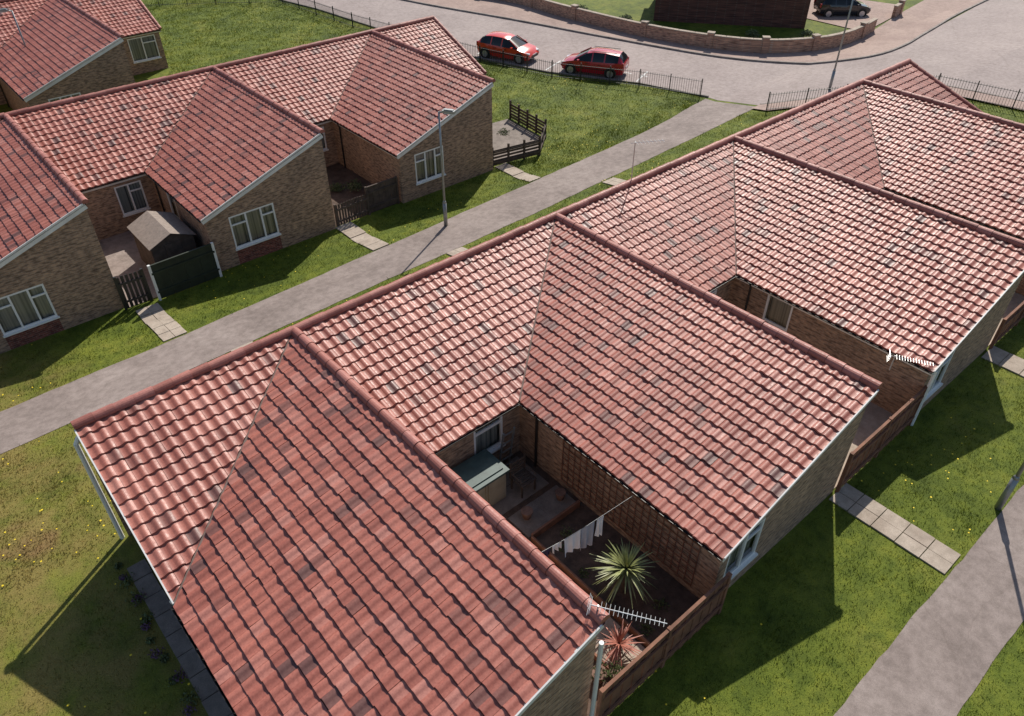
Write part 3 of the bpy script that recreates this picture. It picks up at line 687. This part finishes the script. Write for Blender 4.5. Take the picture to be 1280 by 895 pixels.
# ------------------------------------------------------------ cars
def car(x,y,ang,col,estate=False,name='parked_car'):
    e=empty(name,(x,y,gz(y))); e.rotation_euler=(0,0,ang)
    if estate:
        S=[(-2.12,.45,.76,.78,.70,.62),(-2.05,.30,.92,.97,.80,.68),(-1.92,.26,.96,1.20,.83,.60),(-1.72,.24,.97,1.37,.84,.54),(-1.3,.22,.96,1.41,.86,.55)]
    else:
        S=[(-1.98,.45,.75,.78,.70,.62),(-1.9,.30,.92,.97,.80,.68),(-1.68,.25,.95,1.22,.84,.58),(-1.40,.23,.95,1.37,.85,.54),(-1.1,.22,.94,1.42,.86,.55)]
    S+=[(-.9,.2,.94,1.44,.86,.56),(-.82,.2,.94,1.445,.86,.56),(-.1,.2,.91,1.44,.87,.56),(-.02,.2,.91,1.43,.87,.56),(.32,.2,.90,1.35,.87,.54),(1.12,.2,.88,.93,.87,.72),(1.6,.22,.78,.83,.85,.66),(1.88,.27,.64,.68,.78,.60),(2.0,.4,.52,.56,.66,.52)]
    def sec(s):
        X,zb,zbl,zt,w,wt=s
        h=[(w*.86,zb),(w,zb+(zbl-zb)*.45),(w*.965,zbl),(wt,zt-.035),(wt*.8,zt),(0,zt+.02)]
        return [(X,-a,b) for a,b in h]+[(X,a,b) for a,b in h[-2::-1]]
    V=[];F=[];MI=[]; rows=[sec(s) for s in S]; n=len(rows[0])
    for r in rows: V+=r
    for i in range(len(S)-1):
        xm=(S[i][0]+S[i+1][0])/2
        for j in range(n-1):
            F.append((i*n+j,(i+1)*n+j,(i+1)*n+j+1,i*n+j+1)); m=0
            if j in(2,n-4) and -1.75<xm<.95 and not(-.9<=xm<=-.82) and not(-.1<xm<-.02): m=1
            if j in range(3,n-4):
                if .32<xm<1.12: m=1
                if estate and -2.05<xm<-1.72: m=1
                if not estate and -1.9<xm<-1.40: m=1
            MI.append(m)
    F.append(tuple(range(n))[::-1]); MI.append(0); F.append(tuple((len(S)-1)*n+k for k in range(n))); MI.append(0)
    me=bpy.data.meshes.new('body'); me.from_pydata(V,[],F); me.materials.append(M[col]); me.materials.append(M['carglass'])
    me.polygons.foreach_set('material_index',MI)
    bm=bmesh.new(); bm.from_mesh(me); bmesh.ops.recalc_face_normals(bm,faces=bm.faces[:]); bm.to_mesh(me); bm.free()
    me.polygons.foreach_set('use_smooth',[True]*len(me.polygons))
    try: me.set_sharp_from_angle(angle=math.radians(28))
    except Exception: pass
    b=bpy.data.objects.new('body',me); scene.collection.objects.link(b); b.parent=e
    mb=MB()
    for wx in(-1.28,1.28):
        for sy in(-1,1):
            mb.cyl((wx,sy*.68,.31),(wx,sy*.89,.31),.31,n=20,m=0); mb.cyl((wx,sy*.86,.31),(wx,sy*.90,.31),.21,n=12,m=1)
            mb.cyl((wx,sy*.6,.33),(wx,sy*.872,.33),.37,n=20,m=5)
    for sy in(-1,1):
        mb.box((1.80,sy*.58,.64),(.26,.26,.12),2,(1,-sy*.35,-.25)); mb.box((-1.93 if not estate else -2.04,sy*.70,.84),(.10,.14,.28),3)
        mb.box((.78,sy*.95,.94),(.12,.18,.12),4)
        mb.box((-.1,sy*.872,.50),(2.1,.02,.05),5)
        for hx in(-.55,.25): mb.box((hx,sy*.872,.78),(.16,.03,.03),5)
        mb.cyl((.36,sy*.545,1.36),(1.10,sy*.725,.93),.035,n=6,m=4)
    mb.box((1.97,0,.42),(.08,.9,.14),5); mb.box((2.01,0,.54),(.03,.5,.06),1)
    mb.box((-2.0 if not estate else -2.13,0,.62),(.03,.5,.11),2)
    if estate:
        for sy in(-1,1): mb.box((-.7,sy*.5,1.47),(1.7,.03,.03),5)
    me2=mb.obj('wheels_and_trim',['tyre','alloy','lamp','taillamp',col,'black']); me2.parent=e
    return e
car(34.1,39.7,math.radians(-70),'red'); car(36.3,33.9,math.radians(119),'crimson',True)
car(60.2,30.6,math.radians(-40),'navy')
# ------------------------------------------------------------ grass blades
def inpoly(px,py,poly):
    c=np.zeros(len(px),bool); j=len(poly)-1
    for i in range(len(poly)):
        xi,yi=poly[i];xj,yj=poly[j]
        if yi!=yj:
            t=((yi>py)!=(yj>py))&(px<(xj-xi)*(py-yi)/(yj-yi)+xi); c^=t
        j=i
    return c
def gza(y): return np.where(y<Ya,0,np.where(y>Yb,zL,zL*(y-Ya)/(Yb-Ya)))
regs=[((2,40),(-4,4.4),420,.055,.016),((-9,.2),(3,21),420,.04,.016),((-4,38),(15.1,27.3),260,.065,.022),((22.4,38),(24.5,44),170,.08,.03),((8,31),(37,70),110,.09,.04),((36,47),(2,23),110,.08,.03),((-9,2),(-4,4),300,.05,.016)]
V=[];Rn=[]
flow=[]
for (xa,xb),(ya,yb),dens,hh,ww in regs:
    n=int((xb-xa)*(yb-ya)*dens); x=rng.uniform(xa,xb,n); y=rng.uniform(ya,yb,n)
    keep=(np.sin(x*1.7+np.sin(y*2.3))*np.sin(y*1.9+1.3*np.sin(x))>rng.uniform(-1.4,.6,n))|(rng.random(n)<.5)
    for p in EXC: keep&=~inpoly(x,y,p)
    x=x[keep];y=y[keep];n=len(x); a=rng.uniform(0,2*np.pi,n); h=hh*rng.uniform(.4,1.35,n)*(1+.5*np.sin(x*2.1+1.7*np.sin(y*1.3))*np.sin(y*2.7)); z=gza(y)
    dx=np.cos(a)*ww/2;dy=np.sin(a)*ww/2; l1=rng.normal(0,.5,n)*h;l2=rng.normal(0,.5,n)*h
    T=np.stack([np.stack([x-dx,y-dy,z],-1),np.stack([x+dx,y+dy,z],-1),np.stack([x+l1,y+l2,z+h],-1)],1); V.append(T); Rn.append(rng.random(n))
    m=int((xb-xa)*(yb-ya)*3.0); fx=rng.uniform(xa,xb,m);fy=rng.uniform(ya,yb,m)
    k=(np.sin(fx*.7+2)+np.sin(fy*.9+fx*.3)>rng.uniform(-.3,2.2,m))
    for p in EXC: k&=~inpoly(fx,fy,p)
    flow+=list(zip(fx[k],fy[k]))
V=np.concatenate(V); Rn=np.concatenate(Rn); nt_=len(V)
me=bpy.data.meshes.new('grass'); me.vertices.add(nt_*3); me.vertices.foreach_set('co',V.reshape(-1).astype(np.float32))
me.loops.add(nt_*3); me.loops.foreach_set('vertex_index',np.arange(nt_*3,dtype=np.int32))
me.polygons.add(nt_); me.polygons.foreach_set('loop_start',np.arange(0,nt_*3,3,dtype=np.int32))
me.update(calc_edges=True)
at=me.attributes.new('rnd','FLOAT','FACE'); at.data.foreach_set('value',Rn.astype(np.float32)); me.materials.append(M['blade'])
link(bpy.data.objects.new('grass',me))
mb=MB()
for x,y in flow:
    r=random.uniform(.016,.028); z=gz(y)+random.uniform(.05,.08); i0=len(mb.v)
    for k in range(6): mb.v.append((x+r*math.cos(k*1.047),y+r*math.sin(k*1.047),z))
    mb.f.append(tuple(range(i0,i0+6))); mb.m.append(0)
mb.obj('dandelions',['yellow'])
# ------------------------------------------------------------ light, world, camera
sd=Vector((.280,.173,.325)).normalized()
l=bpy.data.lights.new('sun','SUN'); l.energy=5.0; l.angle=math.radians(.53); l.color=(1,.94,.85)
so=bpy.data.objects.new('sun',l); so.rotation_euler=(-sd).to_track_quat('-Z','Y').to_euler(); so.location=(0,0,60); scene.collection.objects.link(so)
w=bpy.data.worlds.new('World'); scene.world=w; w.use_nodes=True; nt=w.node_tree
sk=nt.nodes.new('ShaderNodeTexSky'); sk.sky_type='NISHITA'; sk.sun_disc=False; sk.sun_elevation=math.asin(sd.z); sk.sun_rotation=math.atan2(sd.x,sd.y)
nt.links.new(sk.outputs[0],nt.nodes['Background'].inputs[0]); nt.nodes['Background'].inputs[1].default_value=.105
scene.view_settings.view_transform='Standard'; scene.view_settings.look='None'; scene.view_settings.exposure=0
cd=bpy.data.cameras.new('camera'); cam=bpy.data.objects.new('camera',cd); scene.collection.objects.link(cam); scene.camera=cam
cd.sensor_width=36; cd.lens=952/1280*36; cd.clip_end=3000; cd.clip_start=.1
th=math.radians(39.0);az=math.radians(49.05)
fw=Vector((math.cos(az)*math.cos(th),math.sin(az)*math.cos(th),-math.sin(th)))
cam.location=(0,0,H); cam.rotation_euler=fw.to_track_quat('-Z','Y').to_euler()
